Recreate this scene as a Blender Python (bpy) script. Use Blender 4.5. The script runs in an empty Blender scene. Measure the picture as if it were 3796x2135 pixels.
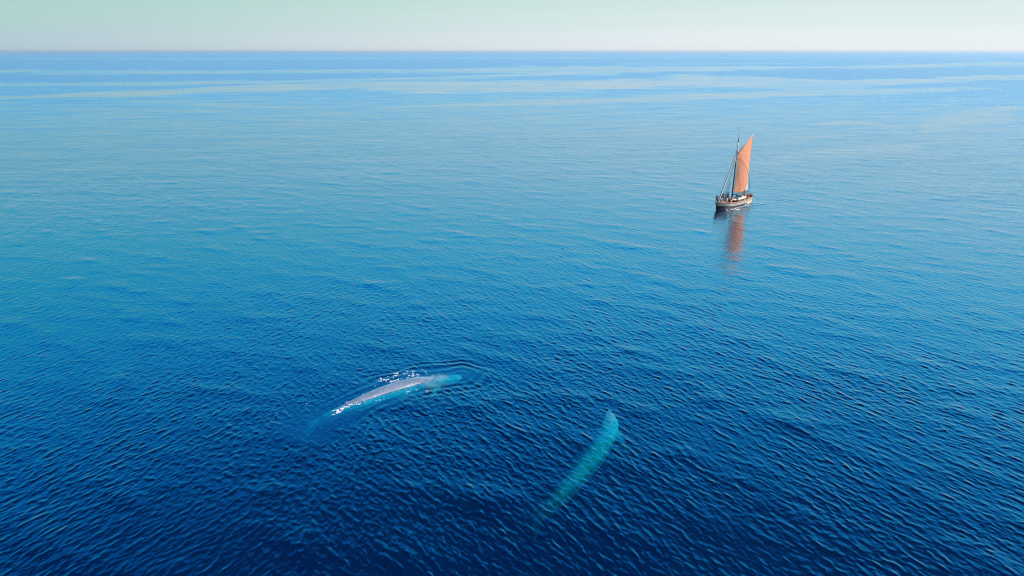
import bpy, bmesh, math, random
import numpy as np
from mathutils import Vector, Matrix, Quaternion
random.seed(7)
rng = np.random.default_rng(11)
S = bpy.context.scene
COL = S.collection
R = math.radians

# ------------------------------------------------------------------ camera, sky, sun, exposure
HAZE = 2.6e-5
H = 40.0                       # flying height above the sea, metres
PITCH = R(17.95)
FPX = 2710.0                   # focal length in photograph pixels (3796 wide)
cam_d = bpy.data.cameras.new('camera'); cam = bpy.data.objects.new('camera', cam_d); COL.objects.link(cam)
cam.location = (0, 0, H); cam.rotation_euler = (math.pi/2 - PITCH, 0, R(0.0))
cam_d.sensor_width = 36; cam_d.lens = 36*FPX/3796; cam_d.clip_start = 0.5; cam_d.clip_end = 200000
S.camera = cam

SUN_AZ, SUN_EL = R(84), R(35)  # azimuth clockwise from the view direction (+Y)
sdir = Vector((math.sin(SUN_AZ)*math.cos(SUN_EL), math.cos(SUN_AZ)*math.cos(SUN_EL), math.sin(SUN_EL)))
sun_d = bpy.data.lights.new('sun', 'SUN'); sun = bpy.data.objects.new('sun', sun_d); COL.objects.link(sun)
sun_d.energy = 5.0; sun_d.angle = R(0.5); sun_d.color = (1.0, 0.86, 0.74)
sun.rotation_euler = sdir.to_track_quat('Z', 'Y').to_euler()

W = bpy.data.worlds.new('World'); S.world = W; W.use_nodes = True
wt = W.node_tree; wt.nodes.clear()
def N(t, typ, **kw):
    n = t.nodes.new(typ)
    for k, v in kw.items():
        if k in n.inputs: n.inputs[k].default_value = v
        else: setattr(n, k, v)
    return n
def math_(t, op, a, b=None, c=None, clamp=False):
    n = t.nodes.new('ShaderNodeMath'); n.operation = op; n.use_clamp = clamp
    for i, v in enumerate((a, b, c)):
        if v is None: continue
        if isinstance(v, (int, float)): n.inputs[i].default_value = v
        else: t.links.new(v, n.inputs[i])
    return n.outputs[0]
def ramp(t, fac, stops, interp='LINEAR'):
    n = t.nodes.new('ShaderNodeValToRGB'); cr = n.color_ramp; cr.interpolation = interp
    while len(cr.elements) < len(stops): cr.elements.new(0.5)
    for e, (p, c) in zip(cr.elements, stops):
        e.position = p; e.color = (*c, 1) if len(c) == 3 else c
    t.links.new(fac, n.inputs[0]); return n.outputs[0]
def mixc(t, fac, a, b, mode='MIX'):
    n = t.nodes.new('ShaderNodeMix'); n.data_type = 'RGBA'; n.blend_type = mode
    for i, v in ((0, fac), (6, a), (7, b)):
        if isinstance(v, (int, float)): n.inputs[i].default_value = v
        elif isinstance(v, tuple): n.inputs[i].default_value = (*v, 1) if len(v) == 3 else v
        else: t.links.new(v, n.inputs[i])
    return n.outputs[2]
tc = N(wt, 'ShaderNodeTexCoord'); sx = N(wt, 'ShaderNodeSeparateXYZ')
wt.links.new(tc.outputs['Generated'], sx.inputs[0])
z = math_(wt, 'MAXIMUM', sx.outputs[2], 0.0)
zs = math_(wt, 'SQRT', z)
# clear air: pale haze at the horizon, green-blue just above it, deep blue overhead
SKY_L = [(0.0, (.38, .52, .60)), (.12, (.39, .55, .62)), (.20, (.37, .60, .57)), (.25, (.34, .60, .55)), (.272, (.46, .64, .76)), (.345, (.30, .57, .75)), (.42, (.07, .56, .71)),
         (.50, (.0, .58, .80)), (.58, (.0, .54, 1.15)), (.70, (.0, .28, 1.05)), (.77, (.0, .03, .16)), (1.0, (.0, .004, .025))]
SKY_R = [(0.0, (.85, .88, .89)), (.12, (.81, .87, .90)), (.20, (.71, .83, .84)), (.25, (.65, .80, .79)), (.272, (.74, .80, .90)), (.345, (.58, .73, .92)), (.42, (.38, .76, .93)),
         (.50, (.22, .86, 1.12)), (.58, (.04, .84, 1.45)), (.70, (.0, .42, 1.25)), (.77, (.0, .06, .23)), (1.0, (.0, .010, .040))]
cl = ramp(wt, zs, SKY_L, 'EASE'); cr_ = ramp(wt, zs, SKY_R, 'EASE')
hl = N(wt, 'ShaderNodeVectorMath', operation='MULTIPLY'); hl.inputs[1].default_value = (1, 1, 0)
wt.links.new(tc.outputs['Generated'], hl.inputs[0])
hn = N(wt, 'ShaderNodeVectorMath', operation='NORMALIZE'); wt.links.new(hl.outputs[0], hn.inputs[0])
hd = N(wt, 'ShaderNodeVectorMath', operation='DOT_PRODUCT'); hd.inputs[1].default_value = (math.sin(R(74)), math.cos(R(74)), 0)
wt.links.new(hn.outputs[0], hd.inputs[0])
azf = N(wt, 'ShaderNodeMapRange'); azf.interpolation_type = 'SMOOTHSTEP'
azf.inputs[1].default_value = -0.60; azf.inputs[2].default_value = 0.70
wt.links.new(hd.outputs['Value'], azf.inputs[0])
grad = mixc(wt, azf.outputs[0], cl, cr_)
bg1 = N(wt, 'ShaderNodeBackground', Strength=0.74); wt.links.new(grad, bg1.inputs[0])
sky = N(wt, 'ShaderNodeTexSky'); sky.sky_type = 'NISHITA'; sky.sun_disc = False
sky.sun_elevation = SUN_EL; sky.sun_rotation = SUN_AZ; sky.altitude = 40; sky.air_density = 1.0; sky.dust_density = 0.6; sky.ozone_density = 2.0
bg2 = N(wt, 'ShaderNodeBackground', Strength=0.06)
wt.links.new(sky.outputs[0], bg2.inputs[0])
ms = N(wt, 'ShaderNodeMixShader'); ms.inputs[0].default_value = 0.06
wt.links.new(bg1.outputs[0], ms.inputs[1]); wt.links.new(bg2.outputs[0], ms.inputs[2])
wo = N(wt, 'ShaderNodeOutputWorld'); wt.links.new(ms.outputs[0], wo.inputs[0])
W.cycles.sampling_method = 'MANUAL'; W.cycles.sample_map_resolution = 512

S.view_settings.view_transform = 'Standard'; S.view_settings.look = 'None'
S.view_settings.exposure = 0.5; S.view_settings.gamma = 1.0; S.view_settings.use_curve_mapping = False
S.render.engine = 'CYCLES'; S.cycles.use_denoising = True; S.cycles.denoising_prefilter = 'ACCURATE'; S.cycles.denoising_input_passes = 'RGB_ALBEDO_NORMAL'
S.cycles.pixel_filter_type = 'BLACKMAN_HARRIS'; S.cycles.filter_width = 1.05
S.cycles.max_bounces = 8; S.cycles.transparent_max_bounces = 12; S.cycles.diffuse_bounces = 2
S.cycles.caustics_refractive = False; S.cycles.caustics_reflective = False; S.cycles.volume_bounces = 0

# ------------------------------------------------------------------ helpers
def unproj(px, py, z=0.0):
    """where the line of sight through a photograph pixel meets the level z"""
    a = (px - 1898)/FPX; b = (1067.5 - py)/FPX
    d = Vector((a, math.cos(PITCH) + b*math.sin(PITCH), -math.sin(PITCH) + b*math.cos(PITCH)))
    t = (z - H)/d.z
    return Vector((0, 0, H)) + d*t
def tag(o, label=None, cat=None, group=None, kind=None):
    for k, v in (('label', label), ('category', cat), ('group', group), ('kind', kind)):
        if v: o[k] = v
    return o
def obj(name, verts, faces, mats, parent=None, smooth=True, midx=None):
    me = bpy.data.meshes.new(name); me.from_pydata([tuple(v) for v in verts], [], faces)
    for m in (mats if isinstance(mats, (list, tuple)) else [mats]): me.materials.append(m)
    if midx is not None: me.polygons.foreach_set('material_index', midx)
    if smooth: me.polygons.foreach_set('use_smooth', [True]*len(me.polygons))
    me.update()
    o = bpy.data.objects.new(name, me); COL.objects.link(o)
    if parent: o.parent = parent
    return o
class MB:
    """collects shapes into one mesh"""
    def __init__(s): s.v = []; s.f = []; s.m = []
    def add(s, v, f, m=0):
        n = len(s.v); s.v += [Vector(q) for q in v]; s.f += [tuple(i + n for i in q) for q in f]; s.m += [m]*len(f); return s
    def box(s, c, d, m=0, rot=0, bev=0.0, top=1.0):
        c = Vector(c); x, y, zz = d[0]/2, d[1]/2, d[2]/2
        bv = min(bev, x*.4, y*.4)
        def ring(zv, k):
            return [(x*k, (y-bv)*k), ((x-bv)*k, y*k), (-(x-bv)*k, y*k), (-x*k, (y-bv)*k), (-x*k, -(y-bv)*k), (-(x-bv)*k, -y*k), ((x-bv)*k, -y*k), (x*k, -(y-bv)*k)]
        lv = [(-zz, 1.0), (zz - bv, top), (zz, top*(1 - bv/max(x, y)))] if bv > 0 else [(-zz, 1.0), (zz, top)]
        V = []; Rm = Matrix.Rotation(rot, 3, 'Z')
        for zv, k in lv:
            for a, b in (ring(zv, k) if bv > 0 else [(x*k, y*k), (-x*k, y*k), (-x*k, -y*k), (x*k, -y*k)]):
                V.append(c + Rm @ Vector((a, b, zv)))
        n = 8 if bv > 0 else 4; F = []
        for L in range(len(lv) - 1):
            for i in range(n): F.append((L*n + i, L*n + (i+1) % n, (L+1)*n + (i+1) % n, (L+1)*n + i))
        F.append(tuple(range(n))[::-1]); F.append(tuple((len(lv)-1)*n + i for i in range(n)))
        return s.add(V, F, m)
    def tube(s, pts, rad, n=8, m=0, flat=1.0):
        pts = [Vector(p) for p in pts]
        if not isinstance(rad, (list, tuple)): rad = [rad]*len(pts)
        V = []; F = []; up = None
        for i, p in enumerate(pts):
            t = (pts[min(i+1, len(pts)-1)] - pts[max(i-1, 0)]).normalized()
            if up is None: up = Vector((0, 0, 1)) if abs(t.z) < .9 else Vector((1, 0, 0))
            a = t.cross(up).normalized(); b = a.cross(t).normalized(); up = b
            for k in range(n):
                th = 2*math.pi*k/n; V.append(p + a*math.cos(th)*rad[i] + b*math.sin(th)*rad[i]*flat)
        for i in range(len(pts)-1):
            for k in range(n): F.append((i*n+k, i*n+(k+1) % n, (i+1)*n+(k+1) % n, (i+1)*n+k))
        F.append(tuple(range(n))[::-1]); F.append(tuple((len(pts)-1)*n+k for k in range(n)))
        return s.add(V, F, m)
    def ball(s, c, r, nu=10, nv=7, m=0):
        c = Vector(c); r = r if isinstance(r, (tuple, list)) else (r, r, r); V = []; F = []
        V.append(c + Vector((0, 0, r[2])))
        for j in range(1, nv):
            ph = math.pi*j/nv
            for i in range(nu):
                th = 2*math.pi*i/nu; V.append(c + Vector((r[0]*math.sin(ph)*math.cos(th), r[1]*math.sin(ph)*math.sin(th), r[2]*math.cos(ph))))
        V.append(c - Vector((0, 0, r[2]))); e = len(V) - 1
        for i in range(nu):
            F.append((0, 1+i, 1+(i+1) % nu)); F.append((e, 1+(nv-2)*nu+(i+1) % nu, 1+(nv-2)*nu+i))
            for j in range(nv-2): F.append((1+j*nu+i, 1+(j+1)*nu+i, 1+(j+1)*nu+(i+1) % nu, 1+j*nu+(i+1) % nu))
        return s.add(V, F, m)
    def build(s, name, mats, parent=None, smooth=True): return obj(name, s.v, s.f, mats, parent, smooth, s.m)
def P(name, col, rough=.6, spec=.4, metal=0, var=.15, scale=6, stretch=(1, 1, 1), bump=0, col2=None):
    m = bpy.data.materials.new(name); m.use_nodes = True; t = m.node_tree; b = t.nodes['Principled BSDF']
    b.inputs['Roughness'].default_value = rough; b.inputs['Specular IOR Level'].default_value = spec; b.inputs['Metallic'].default_value = metal
    c = N(t, 'ShaderNodeTexCoord'); mp = N(t, 'ShaderNodeMapping'); mp.inputs['Scale'].default_value = stretch
    t.links.new(c.outputs['Object'], mp.inputs[0])
    nz = N(t, 'ShaderNodeTexNoise', Scale=scale, Detail=5); t.links.new(mp.outputs[0], nz.inputs['Vector'])
    c2 = col2 or tuple(x*(1-2*var) for x in col)
    rc = ramp(t, nz.outputs[0], [(.32, c2), (.62, tuple(min(1, x*(1+var)) for x in col))])
    t.links.new(rc, b.inputs['Base Color'])
    if bump:
        bp = N(t, 'ShaderNodeBump', Strength=bump, Distance=.02); t.links.new(nz.outputs[0], bp.inputs['Height']); t.links.new(bp.outputs[0], b.inputs['Normal'])
    return m

# ------------------------------------------------------------------ sea surface
def spectrum_tile(size, n, kpeak, az_deg, spread, seed, kmax, rms, p=3.6):
    """random sea of short waves: one periodic height tile; az = bearing of the crests"""
    g = np.random.default_rng(seed)
    k1 = np.fft.fftfreq(n, d=size/n)*2*math.pi
    kx, ky = np.meshgrid(k1, k1, indexing='ij'); k = np.hypot(kx, ky); k[0, 0] = 1e-9
    th = np.arctan2(ky, kx)
    a0 = -R(az_deg)            # travel direction is square to the crests
    c = np.cos(th - a0)
    D = np.abs(c)**spread
    E = k**(-p)*np.exp(-1.25*(kpeak/k)**2)*D*np.exp(-(k/kmax)**2)
    E[0, 0] = 0
    f = np.sqrt(E)*(g.normal(size=k.shape) + 1j*g.normal(size=k.shape))
    h = np.fft.ifft2(f).real
    # slope rms sets the height
    gx = np.fft.ifft2(f*1j*kx).real; gy = np.fft.ifft2(f*1j*ky).real
    s = math.sqrt((gx**2 + gy**2).mean()); h *= rms/s
    # sharpen crests a little
    q = h/h.std(); h = h + 0.24*h.std()*(q*q - 1)
    return h, size
def sample(tile, x, y, rot=0.0):
    h, size = tile; n = h.shape[0]
    c, s = math.cos(rot), math.sin(rot)
    u = ((x*c + y*s)/size % 1)*n; v = ((-x*s + y*c)/size % 1)*n
    i = np.floor(u).astype(int); j = np.floor(v).astype(int); fu = u - i; fv = v - j
    i %= n; j %= n; i2 = (i+1) % n; j2 = (j+1) % n
    return h[i, j]*(1-fu)*(1-fv) + h[i2, j]*fu*(1-fv) + h[i, j2]*(1-fu)*fv + h[i2, j2]*fu*fv
def sstep(a, b, x):
    t = np.clip((x-a)/(b-a), 0, 1); return t*t*(3-2*t)
def vnoise(x, y, scale, seed):
    """smooth value noise, periodic after 256 cells"""
    g = np.random.default_rng(seed).random((256, 256))
    u = x/scale; v = y/scale; i = np.floor(u).astype(int); j = np.floor(v).astype(int); fu = u-i; fv = v-j
    fu = fu*fu*(3-2*fu); fv = fv*fv*(3-2*fv); a = i % 256; b = j % 256; a2 = (i+1) % 256; b2 = (j+1) % 256
    return g[a, b]*(1-fu)*(1-fv)+g[a2, b]*fu*(1-fv)+g[a, b2]*(1-fu)*fv+g[a2, b2]*fu*fv
def seg_dist(x, y, pts):
    d = np.full(x.shape, 1e9)
    for (ax, ay), (bx, by) in zip(pts[:-1], pts[1:]):
        vx, vy = bx-ax, by-ay; L = vx*vx+vy*vy
        t = np.clip(((x-ax)*vx+(y-ay)*vy)/L, 0, 1)
        d = np.minimum(d, np.hypot(x-ax-t*vx, y-ay-t*vy))
    return d
TA = spectrum_tile(71.0, 900, 2*math.pi/1.3, 27, 8, 1, 22, .094, 3.4)
TB = spectrum_tile(83.0, 900, 2*math.pi/1.3, -27, 8, 2, 22, .112, 3.4)
TC = spectrum_tile(58.0, 512, 2*math.pi/1.6, -55, 1.2, 3, 13, .040)
TD = spectrum_tile(197.0, 256, 2*math.pi/13.0, -40, 2, 4, 2.0, .018)
W1 = [unproj(*p) for p in ((1146, 1589), (1244, 1531), (1330, 1490), (1450, 1437), (1560, 1405), (1706, 1394))]
W1 = [(p.x, p.y) for p in W1]
BOW = unproj(2657, 777); STERN = unproj(2782, 740)
BC = (BOW + STERN)/2; bdir = (BOW - STERN); BLEN = bdir.length; bdir.normalize(); BROT = math.atan2(bdir.y, bdir.x)
BOATM = Matrix.Translation(BC) @ Matrix.Rotation(BROT, 4, 'Z')
def sea_height(x, y, dist):
    az = np.degrees(np.arctan2(x, np.maximum(y, 1)))
    wob = (vnoise(x, y, 30, 5) - .5)*22
    wb = sstep(-28, -6, az + wob)
    wa = 1 - wb*.90
    wb = .22 + wb*.78
    amp = .72 + .56*vnoise(x+500, y+900, 9, 6)*(.6 + .8*vnoise(x, y, 61, 7))
    fade = 1 - sstep(210, 480, dist)
    h = amp*(wa*sample(TA, x, y) + wb*sample(TB, x+13, y)) + (.5+vnoise(x, y, 9, 8))*sample(TC, x, y)
    h = h*fade + sample(TD, x, y, .2)*(1 - sstep(700, 1500, dist))
    # the whale's wake: calmer water with ring waves round it
    d1 = seg_dist(x, y, W1)
    calm = 1 - .75*(1 - sstep(1.5, 5.0, d1)); h = h*calm
    hd_ = np.hypot(x - W1[-1][0] + 3.0, y - W1[-1][1] + 1.5)
    d1 = d1 + (vnoise(x, y, 2.2, 41) - .5)*1.1
    ring = (.3 + 1.1*vnoise(x, y, 3.1, 42))*np.cos(2*math.pi*(d1-2.3)/1.35)*np.exp(-((d1-3.4)/2.0)**2)*(1 - sstep(8, 17, hd_))*.5
    h = h + .042*ring
    # bow waves and the smoothed track of the boat
    lx = (x-BC.x)*bdir.x + (y-BC.y)*bdir.y; ly = -(x-BC.x)*bdir.y + (y-BC.y)*bdir.x
    for sg in (1, -1):
        arm = sg*ly - (1.0 + (BLEN/2 - lx)*.30)
        m = sstep(-1.0, 2.0, BLEN/2 - lx)*(1 - sstep(18, 48, BLEN/2 - lx))
        h = h + .06*m*np.exp(-(arm/1.7)**2)*np.cos(arm*2.6)
    return h
def make_sea():
    # distances: finest where the picture shows most, coarser towards the horizon
    r = [0.0, 6.0, 14.0, 22.0, 30.0, 36.0, 40.0]
    while r[-1] < 60000:
        a = r[-1]; r.append(a + max(.13, min(a*a/(H*731)*.46, a*.12)))
    r = np.array(r)
    fan = np.radians(np.linspace(-44, 44, 1400))
    rest = np.radians(np.linspace(44, 316, 60))[1:-1]
    th = np.concatenate([fan, rest]); nt = len(th); nr = len(r)
    RR, TT = np.meshgrid(r[1:], th, indexing='ij')
    x = (RR*np.sin(TT)).ravel(); y = (RR*np.cos(TT)).ravel(); d = RR.ravel()
    infan = (np.abs(((TT.ravel()+math.pi) % (2*math.pi))-math.pi) < R(44.5))
    h = sea_height(x, y, d); h *= infan
    n = len(x)
    V = np.zeros((n + 1 + nt + 1, 3), dtype=np.float32)
    V[:n, 0] = x; V[:n, 1] = y; V[:n, 2] = h
    V[n] = (0, 0, 0)
    V[n+1:n+1+nt, 0] = r[-1]*np.sin(th); V[n+1:n+1+nt, 1] = r[-1]*np.cos(th); V[n+1:n+1+nt, 2] = -160
    V[n+1+nt] = (0, 0, -160)
    rows = nr - 1
    i, j = np.meshgrid(np.arange(rows-1), np.arange(nt), indexing='ij'); i = i.ravel(); j = j.ravel(); j2 = (j+1) % nt
    Q = np.stack([i*nt+j, i*nt+j2, (i+1)*nt+j2, (i+1)*nt+j], 1)
    jj = np.arange(nt); jj2 = (jj+1) % nt
    T1 = np.stack([np.full(nt, n), jj2, jj], 1)
    side = np.stack([(rows-1)*nt+jj, (rows-1)*nt+jj2, n+1+jj2, n+1+jj], 1)
    T2 = np.stack([np.full(nt, n+1+nt), n+1+jj, n+1+jj2], 1)
    loops = np.concatenate([Q.ravel(), T1.ravel(), side.ravel(), T2.ravel()]).astype(np.int32)
    tot = np.concatenate([np.full(len(Q), 4), np.full(nt, 3), np.full(nt, 4), np.full(nt, 3)]).astype(np.int32)
    st = np.concatenate([[0], np.cumsum(tot)[:-1]]).astype(np.int32)
    me = bpy.data.meshes.new('water'); me.vertices.add(len(V)); me.vertices.foreach_set('co', V.ravel())
    me.loops.add(len(loops)); me.loops.foreach_set('vertex_index', loops)
    me.polygons.add(len(tot)); me.polygons.foreach_set('loop_start', st); me.polygons.foreach_set('loop_total', tot)
    me.polygons.foreach_set('use_smooth', np.ones(len(tot), dtype=bool))
    me.update(calc_edges=True)
    # wind pattern: 1 where the surface lies slick and calm
    sl = np.zeros(len(V), dtype=np.float32); sl[:n] = slick_map(x, y)
    at = me.attributes.new('slick', 'FLOAT', 'POINT'); at.data.foreach_set('value', sl)
    o = bpy.data.objects.new('water', me); COL.objects.link(o); o['kind'] = 'structure'
    return o
def slick_map(x, y):
    # calm lanes lying across the view, each a wandering line of points with a width (all metres)
    s = np.zeros(x.shape)
    lanes = []
    def lane(pts, strength=1.0, feather=.55):
        # pts: (px, py, half height in px) read off the photograph, turned into places on the sea
        q = [(unproj(a, b), unproj(a, b - c), unproj(a, b + c)) for a, b, c in pts]
        lanes.append(([(c.x, c.y, (f.y - n_.y)/2) for c, f, n_ in q], strength, feather))
    lane([(-600, 262, 5), (0, 262, 6), (500, 268, 6), (900, 264, 6), (1400, 262, 5), (1900, 258, 9), (2200, 252, 7), (2600, 250, 4), (2900, 245, 2)], .9)
    lane([(-600, 320, 9), (0, 316, 9), (450, 308, 8), (800, 304, 7), (1200, 300, 6), (1700, 288, 5), (2100, 272, 6), (2500, 258, 5), (3100, 250, 4), (3900, 232, 4)], .9)
    lane([(-600, 368, 6), (0, 362, 6), (300, 350, 9), (800, 332, 14), (1300, 320, 14), (1900, 312, 16), (2400, 304, 12), (2700, 300, 18), (2950, 299, 16), (3200, 303, 6), (3500, 297, 5), (3800, 285, 6), (4300, 280, 6)], 1.0)
    lane([(1400, 398, 2), (1700, 388, 5), (2000, 378, 9), (2300, 368, 8), (2600, 356, 8), (2900, 346, 8), (3200, 338, 9), (3500, 330, 5), (3700, 326, 2)], .8)
    lane([(-400, 217, 2), (900, 218, 2.5), (2000, 214, 2.5), (2500, 212, 2), (3300, 214, 2)], .6)
    lane([(2300, 238, 2), (2700, 237, 2), (3000, 235, 2)], .6)
    lane([(3250, 252, 2), (3500, 242, 3), (4100, 236, 3)], .6)
    lane([(3430, 490, 3), (3520, 470, 11), (3620, 438, 13), (3700, 412, 9), (3770, 396, 3)], .7, 1.0)
    lane([(2820, 606, 5), (2960, 585, 12), (3140, 566, 14), (3300, 552, 12), (3420, 535, 4)], .75, .95)
    lane([(3020, 462, 2), (3130, 456, 6), (3250, 462, 8), (3370, 474, 3)], .8, .95)
    lane([(2300, 478, 2), (2480, 470, 5), (2700, 474, 2)], .4, .95)
    lane([(2900, 520, 2), (3050, 505, 5), (3200, 500, 2)], .45, .95)
    lane([(500, 372, 3), (650, 378, 8), (900, 385, 7), (1150, 400, 3)], .4, .9)
    lane([(1700, 575, 2), (1900, 570, 7), (2050, 572, 2)], .3, .95)
    lane([(200, 470, 2), (600, 450, 7), (900, 470, 3)], .25, .95)
    for pts, st, fe in lanes:
        xs = np.array([p[0] for p in pts]); o = np.argsort(xs); xs = xs[o]
        yc = np.array([p[1] for p in pts])[o]; w = np.array([p[2] for p in pts])[o]
        # the lanes run mostly along x; look the centre line up per x
        c = np.interp(x, xs, yc); ww = np.abs(np.interp(x, xs, w))*1.25
        d = np.abs(y - c + (vnoise(x, y, 45, 21) - .5)*ww*.9 + (vnoise(x, y, 160, 22) - .5)*ww*.8)/np.maximum(ww, 1e-3)
        inside = (x > xs[0]) & (x < xs[-1])
        v = (1 - sstep(1 - fe*.75, 1 + fe*.55, d))*inside*st
        s = np.maximum(s, v)
    # loose streaks everywhere, longer across the view than along it
    f1 = vnoise(x + 4000, y*2.6 + 4000, 150, 31)*.6 + vnoise(x + 900, y*3 + 700, 52, 32)*.4
    far = sstep(220, 500, np.hypot(x, y))
    s = np.maximum(s, sstep(.60, .82, f1)*.30*far)
    return s
water = make_sea()

def water_material():
    m = bpy.data.materials.new('sea_water'); m.use_nodes = True; t = m.node_tree; t.nodes.clear(); L = t.links
    geo = N(t, 'ShaderNodeNewGeometry'); at = N(t, 'ShaderNodeAttribute'); at.attribute_name = 'slick'
    cd = N(t, 'ShaderNodeVectorMath', operation='LENGTH'); L.new(geo.outputs['Position'], cd.inputs[0])
    dist = cd.outputs['Value']
    mps = N(t, 'ShaderNodeMapping'); mps.inputs['Scale'].default_value = (.004, .016, 1); L.new(geo.outputs['Position'], mps.inputs[0])
    nzs = N(t, 'ShaderNodeTexNoise', Scale=1.0, Detail=7, Roughness=.68); L.new(mps.outputs[0], nzs.inputs['Vector'])
    brk = N(t, 'ShaderNodeMapRange'); brk.interpolation_type = 'SMOOTHSTEP'; L.new(nzs.outputs[0], brk.inputs[0])
    brk.inputs[1].default_value = .36; brk.inputs[2].default_value = .60; brk.inputs[3].default_value = .55; brk.inputs[4].default_value = 1.0
    slick = math_(t, 'MULTIPLY', at.outputs['Fac'], brk.outputs[0])
    def waves(az, sx_, sy_, scale, det, rough=.55):
        mp = N(t, 'ShaderNodeMapping'); mp.vector_type = 'TEXTURE'
        mp.inputs['Rotation'].default_value = (0, 0, -R(az)); mp.inputs['Scale'].default_value = (sx_, sy_, 1)
        L.new(geo.outputs['Position'], mp.inputs[0])
        nz = N(t, 'ShaderNodeTexNoise', Scale=scale, Detail=det, Roughness=rough); L.new(mp.outputs[0], nz.inputs['Vector'])
        return nz.outputs[0]
    fine1 = waves(-25, 1, 3.2, 1.9, 4); fine2 = waves(24, 1, 3.0, 2.6, 3)
    fine = math_(t, 'ADD', fine1, math_(t, 'MULTIPLY', fine2, .6))
    mid = math_(t, 'ADD', waves(-34, 1, 2.8, .58, 4, .6), math_(t, 'MULTIPLY', waves(35, 1, 2.4, .66, 3, .6), .45))
    # distant water, where the mesh carries only the swell, takes its waves from here
    farf = N(t, 'ShaderNodeMapRange'); farf.interpolation_type = 'SMOOTHSTEP'; farf.inputs[1].default_value = 110; farf.inputs[2].default_value = 330
    L.new(dist, farf.inputs[0])
    gust = waves(-6, 46, 15, 1.0, 4, .55)
    gm = N(t, 'ShaderNodeMapRange'); gm.inputs[1].default_value = .34; gm.inputs[2].default_value = .66; gm.inputs[3].default_value = .68; gm.inputs[4].default_value = 1.3; L.new(gust, gm.inputs[0])
    gw = N(t, 'ShaderNodeMapRange'); gw.inputs[1].default_value = 90; gw.inputs[2].default_value = 260; L.new(dist, gw.inputs[0])
    gf = N(t, 'ShaderNodeMix'); L.new(gw.outputs[0], gf.inputs[0]); gf.inputs[2].default_value = 1.0; L.new(gm.outputs[0], gf.inputs[3])
    calm = math_(t, 'MULTIPLY', math_(t, 'SUBTRACT', 1.0, math_(t, 'MULTIPLY', slick, .73)), gf.outputs[0])
    ff = N(t, 'ShaderNodeMapRange'); ff.inputs[1].default_value = 80; ff.inputs[2].default_value = 260; ff.inputs[3].default_value = .030; ff.inputs[4].default_value = .036
    L.new(dist, ff.inputs[0])
    fm = N(t, 'ShaderNodeMapRange'); fm.inputs[1].default_value = 300; fm.inputs[2].default_value = 1400; fm.inputs[3].default_value = .22; fm.inputs[4].default_value = .52
    L.new(dist, fm.inputs[0]); farm = fm.outputs[0]
    hgt = math_(t, 'ADD', math_(t, 'MULTIPLY', fine, ff.outputs[0]), math_(t, 'MULTIPLY', math_(t, 'MULTIPLY', mid, farf.outputs[0]), farm))
    hgt = math_(t, 'MULTIPLY', hgt, calm)
    bp = N(t, 'ShaderNodeBump', Strength=1.0, Distance=1.0); L.new(hgt, bp.inputs['Height'])
    fr = N(t, 'ShaderNodeLayerWeight', Blend=.5); L.new(bp.outputs[0], fr.inputs['Normal'])
    frc = math_(t, 'MULTIPLY_ADD', math_(t, 'POWER', fr.outputs['Facing'], 2.68), .99, .008, clamp=True)
    gl = N(t, 'ShaderNodeBsdfGlossy', Roughness=.06); gl.inputs['Color'].default_value = (.80, .93, 1.0, 1); L.new(bp.outputs[0], gl.inputs['Normal'])
    rg = N(t, 'ShaderNodeMapRange'); rg.inputs[1].default_value = 110; rg.inputs[2].default_value = 1100; rg.inputs[3].default_value = .07; rg.inputs[4].default_value = .36
    L.new(dist, rg.inputs[0]); L.new(math_(t, 'MULTIPLY', rg.outputs[0], calm), gl.inputs['Roughness'])
    body = N(t, 'ShaderNodeBsdfDiffuse'); body.inputs[0].default_value = (.0, .0085, .047, 1)
    L.new(bp.outputs[0], body.inputs['Normal'])
    tr = N(t, 'ShaderNodeBsdfTransparent'); rf = N(t, 'ShaderNodeBsdfRefraction', IOR=1.12, Roughness=.0); L.new(bp.outputs[0], rf.inputs['Normal'])
    mt = N(t, 'ShaderNodeMixShader'); mt.inputs[0].default_value = .5; L.new(tr.outputs[0], mt.inputs[1]); L.new(rf.outputs[0], mt.inputs[2])
    ad = N(t, 'ShaderNodeAddShader'); L.new(mt.outputs[0], ad.inputs[0]); L.new(body.outputs[0], ad.inputs[1])
    mx = N(t, 'ShaderNodeMixShader'); L.new(frc, mx.inputs[0]); L.new(ad.outputs[0], mx.inputs[1]); L.new(gl.outputs[0], mx.inputs[2])
    vo = N(t, 'ShaderNodeVolumeAbsorption', Density=3.2); vo.inputs['Color'].default_value = (.0, .968, .966, 1)
    out = N(t, 'ShaderNodeOutputMaterial'); L.new(mx.outputs[0], out.inputs['Surface']); L.new(vo.outputs[0], out.inputs['Volume'])
    return m
water.data.materials.append(water_material())

# ------------------------------------------------------------------ the sailing boat
def sea_z(x, y):
    a = np.array([float(x)]); b = np.array([float(y)])
    return float(sea_height(a, b, np.hypot(a, b))[0])
M_cream = P('cream_hull_paint', (.98, .78, .60), .45, .4, var=.10, scale=3, stretch=(.4, 1, 2))
M_black = P('black_hull_paint', (.012, .014, .022), .4, .4, var=.2, scale=4)
M_cap = P('oiled_rail_wood', (.62, .38, .22), .5, .35, var=.2, scale=8, stretch=(.3, 2, 2))
M_deck = P('deck_planks', (.60, .36, .22), .7, .25, var=.22, scale=5, stretch=(.25, 7, 1))
M_red = P('red_brown_wood', (.17, .045, .03), .5, .4, var=.25, scale=6, stretch=(.3, 2, 2))
M_mast = P('tarred_mast_wood', (.05, .032, .026), .45, .4, var=.25, scale=5, stretch=(2, 2, .3))
M_pale = P('bleached_spar_wood', (.78, .72, .68), .5, .3, var=.15, scale=6, stretch=(2, 2, .3))
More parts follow.
